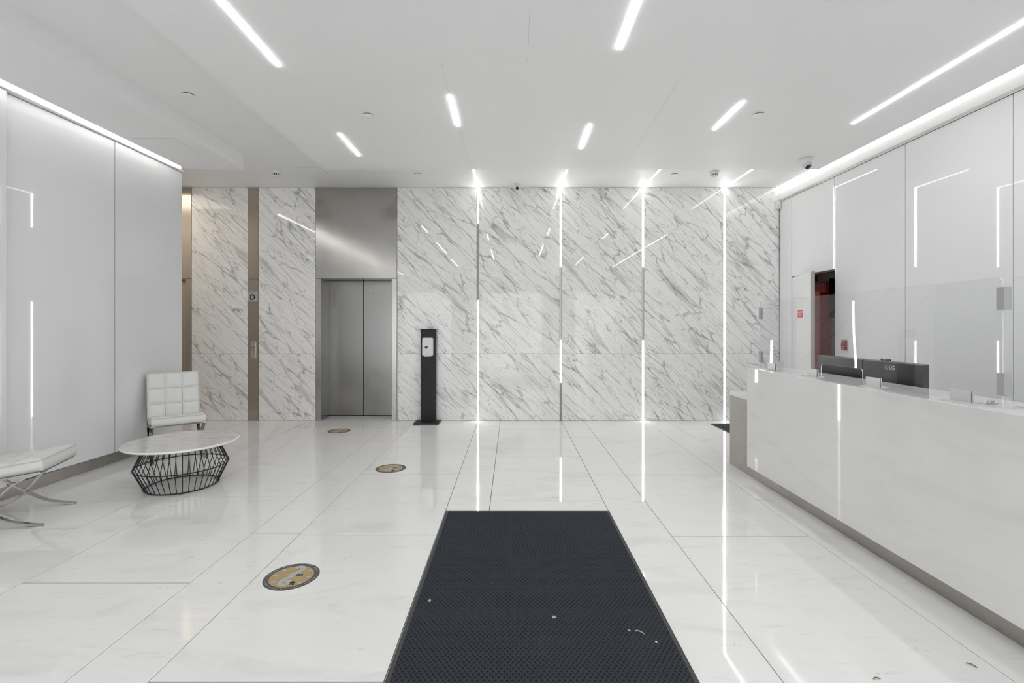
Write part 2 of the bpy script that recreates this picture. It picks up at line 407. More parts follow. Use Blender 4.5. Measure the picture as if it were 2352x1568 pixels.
# ------------------------------------------------------------ back wall
wall_back = struct(ob('wall_back', box(-8, 4.3, YB+.45, YB+.6, -.05, ZC+.02), M['seam']))
cols = [(-4.905, -4.042), (-3.878, -3.009), (-1.758, -.541), (-.503, .728), (.766, 1.988), (2.026, 3.234), (3.272, 4.092)]
for a, b in cols:
    for z0, z1 in ((.002, 1.021), (1.025, ZC-.004)):
        o = ob('marble_panel', box((a-b)/2+.001, (b-a)/2-.001, 0, .04, (z0-z1)/2, (z1-z0)/2, .001, 1), M['marble'], wall_back)
        o.location = ((a+b)/2, YB, (z0+z1)/2)
o = ob('marble_panel', box(-.92, .92, 0, .04, -1.78, 1.78), M['marble'], wall_back); o.location = (-7.08, YB, 1.782)

# steel pilaster between the marble panels
pil = struct(ob('trim_3', box(-4.04, -3.88, YB-.002, YB+.04, 2.168, ZC-.002), M['steelw']))
ob('steel_panel', box(-4.04, -3.88, YB-.002, YB+.04, .002, 2.164), M['steelw'], pil)

def elevator(x0, x1, label, mat):
    t = thing('elevator', label, 'elevator', ((x0+x1)/2, YB, 0)); h = (x1-x0)/2; j = .082; D = .36
    ob('header_panel', box(-h+.002, h-.002, -.004, .04, 2.176, ZC-.002, .002, 1), mat, t)
    for s in (-1, 1):
        a, b = sorted((s*(h-.002), s*(h-j)))
        ob('jamb', box(a, b, -.004, .012, .001, 2.172, .002, 1), mat, t)
        ob('reveal_panel', box(a, b, .0125, D, .001, 2.172), M['shaded_steel'] if mat is M['steel'] else mat, t)  # split from the jamb so its darker colour carries the recess shade
    ob('lintel', box(-h+j+.001, h-j-.001, 0, D, 2.172, 2.22), M['shaded_steel'] if mat is M['steel'] else mat, t)
    for s in (-1, 1):
        a, b = sorted((s*.004, s*(h-j+.03)))
        d = ob('door_panel', box(a, b, D+.004, D+.04, .014, 2.17, .003, 1), M['shaded_steel'] if mat is M['steel'] else mat, t)
        if s > 0: ob('key_hole', lathe([(0, -.001), (.007, -.001), (.007, .004), (0, .004)], 12), M['ink'], d).matrix_local = Matrix.Translation((.155, D+.003, 1.98)) @ Matrix.Rotation(PI/2, 4, 'X')
    ob('door_sill', box(-h+j, h-j, D-.01, D+.05, -.004, .004), M['alu'], t)
    ob('shaft_gap', box(-.004, .004, D+.03, D+.045, .01, 2.17), M['ink'], t)
    return t
elevator(-3.007, -1.76, 'stainless steel elevator entrance with closed double doors left of the sanitizer stand', M['steel'])
elevator(-6.154, -4.907, 'partly hidden bronze-tinted steel elevator entrance beside the left white glass wall', M['steelw'])

# vertical line lights set in the marble joints
def wall_line(x, segs, label):
    t = thing('wall_line_light', label, 'light', (x, YB, 0), group='vertical line lights in the marble wall')
    ob('channel', prism([(-.0185, .034), (-.0185, -.0005), (-.0133, -.0005), (-.0133, .03), (.0133, .03), (.0133, -.0005), (.0185, -.0005), (.0185, .034)], 'z', .002, ZC-.004), M['stone'], t)
    last = .004
    def cover(a, b):
        if b-a < .03: return
        if x > .5 and a > 1: ob('blank_cover', box(-.0130, .0095, .0005, .028, a, b), M['stone'], t)      # pale infill with one fine joint
        else: ob('blank_cover', box(-.0130, .0130, .006, .028, a, b), M['dalu'], t)
    for a, b in segs:
        cover(last, a-.002)
        ob('diffuser', prism([(-.0128, .028), (-.0128, 0), (-.008, -.0025), (0, -.0035), (.008, -.0025), (.0128, 0), (.0128, .028)], 'z', a, b), M['edge'], t); last = b+.002
    cover(last, ZC-.006)
wall_line(-.522, [(.004, 1.837), (3.024, ZC-.006)], 'vertical wall light nearest the sanitizer stand, unlit in its upper middle')
wall_line(.747, [(.584, 1.224), (2.357, ZC-.006)], 'vertical wall light with a short lit lower part, below the small round camera')
wall_line(2.007, [(.004, 1.224), (2.357, ZC-.006)], 'vertical wall light lit at top and bottom with a dark middle gap')
wall_line(3.253, [(.004, ZC-.006)], 'vertical wall light lit from floor to ceiling, rightmost on the marble wall')

# sign D and call buttons on the pilaster
t = thing('elevator_sign', 'square grey sign with a black letter D on the steel pilaster', 'sign', (-3.966, YB-.002, 1.90))
pl = ob('plate', box(-.0735, .0735, -.008, 0, -.077, .077, .001, 1), M['sign'], t)
lettering('D', .112, (-.003, -.0085, -.017), (1, 0, 0), (0, 0, 1), M['ink'], t, bold=.003)
lettering('ELEVATOR\nBANK', .0145, (-.003, -.0085, .044), (1, 0, 0), (0, 0, 1), M['ink'], t)
t = thing('call_button_plate', 'slim steel elevator call plate with two round buttons on the pilaster', 'call buttons', (-3.958, YB-.002, 1.09))
ob('plate', box(-.04, .04, -.01, 0, -.14, .115, .0015, 1), M['alu'], t)
for z, rim in ((.040, M['ink']), (-.006, M['copper'])):
    b = ob('button', lathe([(0, 0), (.013, 0), (.013, .004), (.010, .006), (0, .006)], 16), M['alu'], t); b.matrix_local = Matrix.Translation((0, -.010, z)) @ Matrix.Rotation(PI/2, 4, 'X')
    r = ob('button_rim', lathe([(.013, 0), (.019, 0), (.019, .003), (.013, .003), (.013, 0)], 16), rim, b)
for z in (.09, -.11):
    s = ob('screw', lathe([(0, 0), (.006, 0), (.005, .002), (0, .002)], 10), M['inkg'], t); s.matrix_local = Matrix.Translation((0, -.010, z)) @ Matrix.Rotation(PI/2, 4, 'X')
s = ob('key_switch', lathe([(0, 0), (.009, 0), (.008, .005), (0, .005)], 12), M['chrome'], t); s.matrix_local = Matrix.Translation((.005, -.010, -.066)) @ Matrix.Rotation(PI/2, 4, 'X')

# ------------------------------------------------------------ left wall: white glass panels on a steel base
wl = struct(ob('wall_left', box(-4.40, -4.275, YF, 6.158, 0, ZC+.01), M['cove']))
for a, b in ((YF, -1.42), (-1.42, -.33), (-.33, .76), (.76, 1.85), (1.85, 2.94), (2.94, 4.028), (4.036, 5.119), (5.126, 6.165)):
    p_ = ob('glass_panel', box(-.022, 0, a+.003-b, -.003, .112, 3.392, .0015, 1), M['glass'], wl); p_.location = (XL, b, 0)
    if a == 4.036: p_.rotation_euler = (0, 0, -.042)          # this pane hangs slightly out of line
ob('seam_backing', box(-4.277, -4.27, YF, 6.16, .108, 3.396), M['seam'], wl)
struct(ob('baseboard_left', box(-4.2745, -4.213, YF, 6.158, 0, .109), M['kick']))
t = struct(ob('trim_4', box(-4.274, -4.165, YF, 6.162, 3.400, 3.416), M['cove']))
# lobby behind the left wall
struct(ob('wall_lobby', box(-8, -4.40, 6.05, 6.158, 0, ZC+.01), M['cove']))
struct(ob('wall_lobby_end', box(-8.1, -8.0, 6.0, 7.9, 0, ZC+.01), M['cove']))

# ------------------------------------------------------------ right wall with the ajar door
wr = struct(ob('wall_right', prism([(YF, 0), (6.158, 0), (6.158, 2.17), (7.112, 2.17), (7.112, 0), (YB+.45, 0), (YB+.45, 3.40), (YF, 3.40)], 'x', 4.118, 4.25), M['seam']))
struct(ob('trim_5', box(XR, 4.25, YF, YB+.02, 3.372, ZC+.01), M['cove']))       # white band above the glass
struct(ob('trim_6', box(4.084, 4.118, YF, YB-.001, 3.339, 3.371), M['alu']))       # metal rail
for a, b, z0 in ((YF, -1.58, .1), (-1.58, -.48, .1), (-.48, .66, .1), (.66, 1.76, .1), (1.76, 2.868, .1), (2.868, 3.965, .1), (3.965, 5.054, .1), (5.054, 6.161, .1), (6.161, 7.108, 2.168), (7.108, YB-.002, .1)):
    ob('glass_panel', box(XR, 4.113, a+.004, b-.004, z0, 3.3375, .0015, 1), M['glass'], wr)
struct(ob('baseboard_right', box(4.108, 4.118, YF, 6.158, 0, .0975), M['kick']))
# dark closet behind the door
bm = box(4.25, 5.6, 5.7, 8.9, -.02, 2.75)
bm.faces.ensure_lookup_table()
bmesh.ops.delete(bm, geom=[f for f in bm.faces if abs(f.calc_center_median().x-4.25) < .01], context='FACES')
struct(ob('wall_closet', bm, M['closet']))
dz = struct(ob('door_1', box(4.119, 4.249, 6.159, 7.111, 2.15, 2.1695), M['brown']))
hx, hy = 4.094, 7.095; ex, ey = 3.842, 6.232
d = Vector((ex-hx, ey-hy)); L = d.length; ang = math.atan2(d.y, d.x)
leaf = ob('door_leaf', box(0, L, -.004, .040, .012, 2.150, .002, 1), [M['glass']], dz)
leaf.matrix_local = Matrix.Translation((hx, hy, 0)) @ Matrix.Rotation(ang, 4, 'Z')
ob('edge_strip', box(L-.001, L+.004, -.003, .039, .014, 2.149), M['greybox'], leaf)
# sign on the leaf
def leaf_pt(s, off=-.006): return (hx+d.x/L*s + d.y/L*(-off)*1, hy+d.y/L*s - d.x/L*(-off)*1)
nx, ny = -d.y/L, d.x/L            # leaf local +y in world
f = -1 if nx > 0 else 1           # room side
side = -.004 if nx > 0 else .040
t = thing('door_sign', 'small red sign with two white words on the ajar door', 'sign', (0, 0, 0))
def LW(s, o, z): return (hx+d.x/L*s+nx*(side+f*o), hy+d.y/L*s+ny*(side+f*o), z)
pxy = [LW(s, o, 0)[:2] for s, o in ((.305, .001), (.545, .001), (.545, .004), (.305, .004))]
ob('plate', prism(pxy, 'z', 1.562, 1.663), M['redsign'], t)
ob('border', prism([LW(s, o, 0)[:2] for s, o in ((.298, .0004), (.552, .0004), (.552, .0014), (.298, .0014))], 'z', 1.556, 1.669), M['wprint'], t)
xd = (d.x/L, d.y/L, 0)
for s_, z in (('RESTRICTED', 1.631), ('ACCESS', 1.588)):
    lettering(s_, .038, LW(.425, .0045, z), xd, (0, 0, 1), M['wprint'], t)
# things in the closet, seen through the gap
t = thing('fire_riser_cabinet', 'tall red steel cabinet in the dark closet behind the ajar door', 'cabinet', (4.69, 7.35, 0))
ob('body', box(-.085, .085, -.10, .12, 0, 2.118, .012, 2), M['red'], t)
ob('edge_rib', box(.035, .05, -.112, -.1, .05, 2.10, .003, 1), M['red'], t)
t = thing('fire_notice', 'red notice with white lines of text hanging in the dark closet', 'sign', (4.55, 7.18, 2.03))
xd = Vector((.88, -.47, 0)); nn = Vector((-.47, -.88, 0))
def FP(s, o): p = xd*s + nn*o; return (p.x, p.y)
ob('plate', prism([FP(-.17, 0), FP(.075, 0), FP(.075, .005), FP(-.17, .005)], 'z', -.07, .07), M['redsign'], t)
for a, b, z0, z1 in ((.069, .075, -.07, .07), (-.066, -.061, -.07, .07), (-.17, .075, .066, .07), (-.17, .075, -.07, -.066)):
    ob('white_rule', prism([FP(a, .0052), FP(b, .0052), FP(b, .0062), FP(a, .0062)], 'z', z0, z1), M['wprint'], t)
for k in range(5):
    z = .042-.021*k
    lettering('IN CASE OF FIRE', .0145, tuple(xd*.004+nn*.0066+Vector((0, 0, z))), xd, (0, 0, 1), M['wprint'], t)
for k, s_ in enumerate(('FIRE', 'HOSE')):
    lettering(s_, .026, tuple(xd*(-.105)+nn*.0066+Vector((0, 0, .03-.035*k))), xd, (0, 0, 1), M['wprint'], t)
t = thing('electrical_panel', 'open grey metal electrical panel at the right inside the closet', 'panel', (4.62, 6.86, 1.86))
ob('back_plate', box(-.10, .10, .05, .06, -.30, .27), M['dark'], t)
ob('frame', prism([(-.10, .262), (-.10, .275), (.062, .275), (.062, -.3), (.046, -.3), (.046, .262)], 'y', -.03, .05), M['greybox'], t)
ob('latch', box(.020, .046, -.045, -.02, -.06, .06, .003, 1), M['greybox'], t)

# wall devices
t = thing('fire_alarm_pull_station', 'red fire alarm pull station on a white backplate on the right glass wall', 'fire alarm', (XR, 5.957, 1.212))
ob('backplate', box(-.006, 0, -.062, .062, -.09, .09, .002, 1), M['white'], t)
ob('body', box(-.026, -.006, -.041, .041, -.063, .062, .004, 2), M['redp'], t)
ob('pull_handle', box(-.032, -.026, -.025, .039, -.034, .026, .002, 1), M['redp'], t)
for s_, z, sz, xx in (('FIRE ALARM', .044, .0125, -.0264), ('PULL', .014, .016, -.0324), ('DOWN', -.022, .014, -.0324), ('PUSH', -.049, .012, -.0264)):
    lettering(s_, sz, (xx, .006, z), (0, -1, 0), (0, 0, 1), M['wprint'], t)
t = thing('motion_detector', 'small white motion detector with a cable, high in the right corner', 'detector', (4.055, YB-.03, 3.285))
ob('body', box(-.03, .034, -.035, .028, -.055, .055, .012, 3), M['white'], t)
ob('lens_window', box(-.022, .022, -.039, -.033, -.035, .012, .004, 2), M['offwhite'], t)
ob('cable', tube([(.012, .015, -.05), (.012, .018, -.3), (.016, .018, -.95)], .006, 6), M['white'], t)

# ------------------------------------------------------------ cove and line lights in the ceiling
cv = thing('cove_light', 'long bright cove light strip at the top of the right wall', 'light', (4.05, 0, ZC))
ob('channel', box(-.026, .038, YF, YB-.004, -.006, 0), M['alu'], cv)
ob('diffuser', box(-.022, .034, YF, YB-.006, -.013, -.006), M['covel'], cv)
cv = thing('cove_light', 'long bright strip light above the left glass wall, in the slot beside the soffit', 'light', (-4.274, 0, 3.44))
ob('channel', box(0, .07, YF, 6.15, -.020, .034), M['alu'], cv)
ob('diffuser', box(.070, .084, YF, 6.145, -.016, .030), M['covw'], cv)
def ceil_line(x, y0, y1, z, label, grp):
    t = thing('ceiling_line_light', label, 'light', (x, (y0+y1)/2, z), group=grp); h = (y1-y0)/2
    ob('frame', prism([(-.018, 0), (-.018, -.002), (.018, -.002), (.018, 0)], 'y', -h-.004, h+.004), M['white'], t)
    ob('diffuser', box(-.0135, .0135, -h, h, -.005, -.0015), M['line'] if z < 3.5 else M['upl'], t)
GL = 'line lights in the dropped ceiling'; GU = 'line lights in the raised ceiling strip by the marble wall'
ceil_line(-1.736, 2.06, 3.619, ZS, 'long ceiling line light at upper left, cut by the frame top', GL)
ceil_line(-1.738, 4.874, 5.52, ZS, 'short ceiling line light above the elevator', GL)
ceil_line(-1.736, -.82, .9, ZS, 'ceiling line light behind the camera in the leftmost row', GL)
ceil_line(-.523, 4.068, 4.704, ZS, 'short ceiling line light left of the picture middle, in line with a fine ceiling crack', GL)
ceil_line(-.523, .73, 2.64, ZS, 'ceiling line light overhead in the second row from the left', GL)
ceil_line(.743, 1.59, 3.397, ZS, 'long ceiling line light right of middle, cut by the frame top', GL)
ceil_line(.748, 4.654, 5.291, ZS, 'short ceiling line light right of middle, nearest the raised ceiling strip', GL)
ceil_line(1.992, 4.178, 4.788, ZS, 'short ceiling line light left of the right sprinkler cover', GL)
ceil_line(1.992, -.27, 1.34, ZS, 'ceiling line light behind the camera in the second row from the right', GL)
ceil_line(3.262, -.8, 4.644, ZS, 'very long ceiling line light near the right wall cove', GL)
for x, lb in ((-.521, 'raised ceiling line light joining the wall light nearest the sanitizer stand'), (.747, 'raised ceiling line light joining the second wall light from the left'),
              (2.007, 'raised ceiling line light joining the third wall light from the left'), (3.253, 'raised ceiling line light joining the fully lit rightmost wall light')):
    ceil_line(x, 6.1, YB-.02, ZC, lb, GU)

# sprinkler covers, access panels, detectors, cameras
def sprinkler(x, y, z, label):
    t = thing('sprinkler_cover', label, 'sprinkler cover', (x, y, z), group='white sprinkler cover plates')
    ob('cover_plate', lathe([(0, -.012), (.047, -.012), (.050, -.010), (.050, -.008), (0, -.008)], 32), M['paint'], t, True)
    ob('neck', lathe([(.045, -.008), (.045, 0)], 24), M['seam'], t)
sprinkler(-2.97, 4.456, ZC, 'round white ceiling disc between the left soffit and the dropped ceiling')
sprinkler(-1.322, 4.453, ZS, 'round white ceiling disc above the short line light over the elevator')
sprinkler(2.256, 4.444, ZS, 'round white ceiling disc beside the right short line light')
sprinkler(-1.311, 6.766, ZC, 'round white disc on the raised ceiling left of the first wall light')
sprinkler(2.27, 6.786, ZC, 'round white disc on the raised ceiling between the two right wall lights')
def access(x0, x1, y0, y1, z, label):
    t = thing('access_panel', label, 'access panel', ((x0+x1)/2, (y0+y1)/2, z), group='flush ceiling access panels'); w = (x1-x0)/2; h = (y1-y0)/2
    ob('panel_gap', prism(rounded_rect(-w, w, -h, h, .012), 'z', -.0006, 0), M['greybox'], t)
    ob('panel_door', prism(rounded_rect(-w+.003, w-.003, -h+.003, h-.003, .010), 'z', -.0022, -.0006), M['paint'], t)
access(-3.915, -3.485, 5.0, 5.45, ZS, 'flush square access panel under the left soffit')
access(-2.86, -2.565, 6.5, 6.825, ZC, 'flush square access panel on the raised ceiling near the elevator')
access(1.88, 2.24, 2.53, 2.893, ZS, 'flush square access panel at the top right edge of the picture')
def smoke(x, y, label):
    t = thing('smoke_detector', label, 'smoke detector', (x, y, ZC), group='white smoke detectors')
    ob('base', lathe([(0, 0), (.062, 0), (.062, -.012), (.056, -.026), (.052, -.040), (0, -.040)], 32), M['white'], t, True)
    v = ob('vent_ring', lathe([(.048, -.040), (.044, -.062)], 32), M['ink'], t)
    for k in range(14):
        a = 2*PI*k/14; r = ob('vent_rib', box(.043, .0515, -.0035, .0035, -.062, -.040), M['white'], v); r.rotation_euler = (0, 0, a)
    ob('cap', lathe([(.048, -.060), (.046, -.068), (.034, -.078), (0, -.080)], 32), M['white'], t, True)
smoke(-3.227, 6.65, 'white smoke detector on the raised ceiling near the elevator pilaster')
smoke(2.78, 6.67, 'white smoke detector on the raised ceiling near the right wall')
def dome(x, y, z, label, s, yaw, pitch):
    t = thing('dome_camera', label, 'security camera', (x, y, z), yaw, 'ceiling security cameras')
    ob('mount', lathe([(0, 0), (.070*s, 0), (.070*s, -.022*s), (.066*s, -.026*s), (.064*s, -.026*s), (.058*s, -.062*s), (.052*s, -.078*s), (0, -.078*s)], 32), M['white'], t, True)
    ball = ob('ball', lathe([(0, -.05*s)]+[(.05*s*math.sin(a), -.05*s*math.cos(a)) for a in [PI*k/12 for k in range(1, 12)]]+[(0, .05*s)], 24), M['offwhite'], t, True)
    ball.matrix_local = Matrix.Translation((0, -.014*s, -.072*s)) @ Matrix.Rotation(pitch, 4, 'X')
    ob('lens', lathe([(0, -.054*s), (.020*s, -.0535*s), (.031*s, -.048*s), (.032*s, -.038*s)], 24), M['dark'], ball, True)
dome(3.389, 5.606, ZS, 'white dome camera on the dropped ceiling near the right cove', 1.0, .35, math.radians(-32))
dome(.078, 7.27, ZC, 'small white camera at the top middle of the marble wall', .72, 0, math.radians(-62))

# ------------------------------------------------------------ reception desk
DX = 2.243; DE = 4.634; D0 = .7
t = thing('reception_desk', 'long white stone reception desk with a raised counter and brushed steel base', 'desk', (DX, DE, 0))
ob('front_panel', box(0, .03, D0-DE, 0, .107, 1.045, .003, 2), M['desk'], t)
ob('counter_top', box(.031, .397, D0-DE, 0, 1.013, 1.045, .002, 1), M['desk'], t)
ob('inner_panel', box(.367, .392, D0-DE, -.002, .762, 1.012), M['white'], t)
ob('plinth', box(.05, .33, D0-DE+.02, 0, 0, .125), M['kick'], t)
ob('end_panel', box(.05, .33, .002, .475, 0, .717), M['kick'], t)
ob('carcass', box(.06, .33, D0-DE+.03, -.002, .126, 1.01), M['seam'], t)
ob('work_top', box(.042, .85, -.003, .482, .720, .760, .003, 1), M['desk'], t)
ob('work_top', box(.393, .85, D0-DE, -.004, .720, .760, .003, 1), M['desk'], t)
ob('leg_panel', box(.80, .84, D0-DE+.05, .45, 0, .719), M['kick'], t)

def monitor(y0, y1, label, logo):
    t = thing('monitor', label, 'monitor', (2.75, (y0+y1)/2, .760), group='computer monitors on the reception desk'); h = (y1-y0)/2
    b = ob('housing', prism([(0, .10), (.004, .098), (.028, .094), (.04, .090), (.04, .424), (.028, .422), (.006, .419), (0, .414)], 'y', -h+.002, h-.002, .0), M['plastic'], t)
    ob('rear_cover', box(-.012, .001, -h*.30, h*.30, .12, .27, .01, 2), M['plastic'], t)
    ob('screen', box(.0402, .042, -h+.012, h-.012, .105, .412), M['dark'], t)
    ob('stand_neck', box(-.01, .012, -.04, .04, .012, .2, .004, 1), M['plastic'], t)
    ob('stand_foot', prism(rounded_rect(-.10, .10, -.13, .13, .04), 'z', .0006, .012), M['plastic'], t)
    if logo:
        lettering('LG', .046, (-.0004, -.012, .377), (0, -1, 0), (0, 0, 1), M['chrome'], t, 'logo_lettering')
        e = ob('logo_emblem', lathe([(.013, 0), (.017, 0), (.017, .001), (.013, .001), (.013, 0)], 24), M['chrome'], t)
        e.matrix_local = Matrix.Translation((-.0004, .036, .377)) @ Matrix.Rotation(-PI/2, 4, 'Y')
        for q in (box(-.001, 0, .0345, .0375, .371, .384), box(-.001, 0, .026, .036, .371, .3735)): ob('logo_stroke', q, M['chrome'], t)
monitor(3.247, 3.803, 'right black computer monitor seen from behind with a silver logo', True)
monitor(3.812, 4.374, 'left black computer monitor seen from behind through the acrylic slot', False)
t = thing('webcam', 'low dark webcam on top of the right monitor', 'webcam', (2.772, 3.60, 1.1845))
ob('body', box(-.012, .012, -.042, .042, 0, .014, .006, 2), M['plastic'], t)
ob('button_band', box(-.0125, .0125, -.006, .006, .002, .0146, .002, 1), M['alu'], t)

# acrylic screen with its corner hinges and feet
CT = 1.0452
t = thing('acrylic_screen', 'clear acrylic sneeze guard with side wings standing on the reception counter', 'screen guard', (2.36, 3.4, CT))
def pane(pts, axis, a, b, parent):
    bm = prism(pts, axis, a, b); bm.normal_update()
    bm.faces.ensure_lookup_table()
    for i, f in enumerate(bm.faces): f.material_index = 0 if i < 2 else 1
    return ob('pane', bm, [M['acr'], M['acre']], parent)
# main pane outline in (y, z) with a pass-through slot at the foot
ya, yb, zt, r = -1.066, 1.219, .628, .022
s0, s1, sz, rr = 3.266-3.4, 3.704-3.4, .108, .024
def arc(cx, cz, r, a0, a1, n=5): return [(cx+r*math.cos(a0+(a1-a0)*k/n), cz+r*math.sin(a0+(a1-a0)*k/n)) for k in range(n+1)]
out = [(ya, .001), (s0-rr, .001)] + arc(s0-rr, .001+rr, rr, -PI/2, 0) + arc(s0+rr, sz-rr, rr, PI, PI/2) + arc(s1-rr, sz-rr, rr, PI/2, 0) + arc(s1+rr, .001+rr, rr, PI, 1.5*PI) \
    + [(yb, .001)] + arc(yb-r, zt-r, r, 0, PI/2) + arc(ya+r, zt-r, r, PI/2, PI)
clean = [out[0]]
for p in out[1:]:
    if (Vector(p)-Vector(clean[-1])).length > 1e-5: clean.append(p)
pane(clean, 'x', -.003, .003, t)
pane(rounded_rect(.006, .337, .001, zt, .022), 'y', 1.217, 1.223, t)
pane(rounded_rect(.006, .40, .001, zt, .022), 'y', -1.075, -1.069, t)
# hinges: L plates on the outer corners
def hinge(ysign, y, z0, z1):
    k = .030; a = .0045; th = .003
    L_ = [(-a-th, y+ysign*(a+th)), (k, y+ysign*(a+th)), (k, y+ysign*a), (-a, y+ysign*a), (-a, y-ysign*k), (-a-th, y-ysign*k)]
    ob('hinge', prism(L_, 'z', z0, z1), M['hng'], t)
for z0, z1 in ((.473, .582), (.060, .168)):
    hinge(-1, -1.072, z0, z1); hinge(1, 1.220, z0-.01, z1-.01)
def foot(y=None, x=None):
    pr = [(-.058, 0), (.058, 0), (.058, .003), (.0095, .003), (.0095, .06), (.0035, .06), (.0035, .003), (-.0035, .003), (-.0035, .06), (-.0095, .06), (-.0095, .003), (-.058, .003)]
    if y is not None: ob('foot_bracket', prism(pr, 'y', y-.058, y+.058), M['brk'], t)
    else: ob('foot_bracket', prism([(p[0]+x[1], p[1]) for p in pr], 'x', x[0]-.04, x[0]+.04), M['brk'], t)
for y in (2.55, 3.168, 3.81, 4.405): foot(y-3.4)
foot(x=(.175, 1.220)); foot(x=(.16, -1.072))
t = thing('metal_clip', 'small loose metal clip lying on the counter beside the acrylic corner', 'clip', (2.435, 2.47, CT), .5)
ob('bar', box(-.03, .03, -.007, .007, .003, .016, .002, 1), M['alu'], t)
ob('clip_base', box(-.034, .034, -.02, .012, 0, .003), M['alu'], t)

# ------------------------------------------------------------ floor mats
def mat_thing(x0, x1, y0, y1, label):
    t = thing('floor_mat', label, 'mat', ((x0+x1)/2, (y0+y1)/2, .0005)); w = (x1-x0)/2; h = (y1-y0)/2; e = .022
    bm = bmesh.new()
    o_ = [(-w, -h), (w, -h), (w, h), (-w, h)]; i_ = [(-w+e, -h+e), (w-e, -h+e), (w-e, h-e), (-w+e, h-e)]
    A = [bm.verts.new((x, y, 0)) for x, y in o_]; B = [bm.verts.new((x, y, .003)) for x, y in o_]
    C = [bm.verts.new((x, y, .0075)) for x, y in i_]; D = [bm.verts.new((x, y, 0)) for x, y in i_]
    for k in range(4):
        q = (k+1) % 4; bm.faces.new((A[k], A[q], B[q], B[k])); bm.faces.new((B[k], B[q], C[q], C[k])); bm.faces.new((C[k], C[q], D[q], D[k])); bm.faces.new((D[k], D[q], A[q], A[k]))
    ob('rubber_border', bm, M['rubber'], t)
    ob('carpet_pile', box(-w+e+.0004, w-e-.0004, -h+e+.0004, h-e-.0004, .0005, .0095, .0015, 1), M['carpet'], t)
mat_thing(-.514, .757, .80, 3.779, 'large charcoal waffle-textured entrance mat in the foreground')
mat_thing(2.925, 3.9, 5.35, 7.185, 'dark mat behind the reception desk near the marble wall')
# bits of litter on the mat and floor
def litter(name, label, cat, x, y, z, mat, kind, s, rz=0):
    if kind == 'tuft':
        bm = bmesh.new(); bmesh.ops.create_icosphere(bm, subdivisions=2, radius=s)
        for v in bm.verts:
            v.co *= random.uniform(.35, 1.15); v.co.z = abs(v.co.z)*.5
    elif kind == 'twig':
        pts = smooth_curve([(-s, 0, .003), (-s*.3, s*.22, .005), (s*.4, s*.18, .004), (s, -s*.12, .003)], 4); bm = tube(pts, s*.13, 6)
    else:
        bm = lathe([(0, 0), (s, 0), (s*.95, s*.35), (0, s*.4)], 10)
    o = ob(name, bm, mat); o.location = (x, y, z); o.rotation_euler = (0, 0, rz); tag(o, label, cat)
zm = .0103
litter('lint_tuft', 'grey lint tuft near the left edge of the entrance mat', 'lint', -0.430, 2.527, zm, M['lint'], 'tuft', .011)
litter('lint_tuft', 'grey lint tuft near the middle of the entrance mat', 'lint', 0.209, 2.385, zm, M['lint'], 'tuft', .012)
litter('lint_strand', 'pale curled lint strand near the right edge of the entrance mat', 'lint', 0.594, 2.263, zm, M['lint'], 'twig', .022, -.5)
litter('lint_tuft', 'small brownish lint tuft beside the pale strand on the mat', 'lint', 0.551, 2.280, zm, M['lint'], 'tuft', .007)
litter('pale_chip', 'small round pale chip on the lower right of the entrance mat', 'litter', 0.653, 2.196, zm, M['chip'], 'chip', .006)
litter('twig', 'short brown twig on the floor at the lower right by the desk', 'twig', 1.948, 2.058, .0005, M['wood'], 'twig', .017, -.9)
litter('twig', 'short brown twig at the bottom edge of the floor right of the mat', 'twig', 1.487, 1.979, .0005, M['wood'], 'twig', .015, .1)

# ------------------------------------------------------------ distancing stickers
def sticker():
    t = thing('floor_sticker', 'tan round distancing sticker left of the mat, nearest the camera', 'floor sticker', (-1.268, 2.794, .0003), group='round distancing floor stickers')
    R = .1505
    ob('border_ring', lathe([(.120, 0), (R, 0), (R, .0010), (.120, .0010), (.120, 0)], 64), M['ring'], t)
    ob('centre_disc', lathe([(0, 0), (.1195, 0), (.1195, .0010), (0, .0010)], 64), M['tan'], t)
    up = ((1, 0, 0), (0, 1, 0))
    lettering('2', .150, (.014, .058, .0014), *up, M['print'], t, bold=.0065)
    lettering('6', .150, (-.010, -.056, .0014), *up, M['print'], t, bold=.0065)
    lettering('m', .050, (.040, .016, .0022), *up, M['ink'], t, bold=.0014)
    lettering('ft', .050, (.038, -.078, .0022), *up, M['ink'], t, bold=.0014)
    for x, y in ((-.072, .070), (.080, .066), (-.100, .006), (.100, -.005), (-.075, -.062), (.074, -.070)):
        a = math.atan2(y, x); pts = [(.017, 0), (-.002, .013), (-.002, .006), (-.014, .006), (-.014, -.006), (-.002, -.006), (-.002, -.013)]
        ob('arrow', prism([(x+p*math.cos(a)-q*math.sin(a), y+p*math.sin(a)+q*math.cos(a)) for p, q in pts], 'z', .0010, .0016), M['print'], t)
    s = '6 FEET AWAY · 2 METERS AWAY · '*2; bm = bmesh.new()
    for k, ch in enumerate(s):
        if ch == ' ': continue
        a = PI*.5-2*PI*k/len(s); rr = .1352
        mtx = frame_mtx((rr*math.cos(a), rr*math.sin(a), .0013), (math.sin(a), -math.cos(a), 0), (math.cos(a), math.sin(a), 0))
        text_bm(ch, .0160, .0002, bm=bm, mtx=mtx)
    ob('lettering', bm, M['print'], t)
    return t
st = sticker()
c2 = copy_tree(st); c2.location = (-1.230, 4.926, .0003); c2['label'] = 'tan round distancing sticker midway along the floor, second from the camera'
c3 = copy_tree(st); c3.location = (-2.383, 6.693, .0003); c3['label'] = 'tan round distancing sticker in front of the elevator doors'

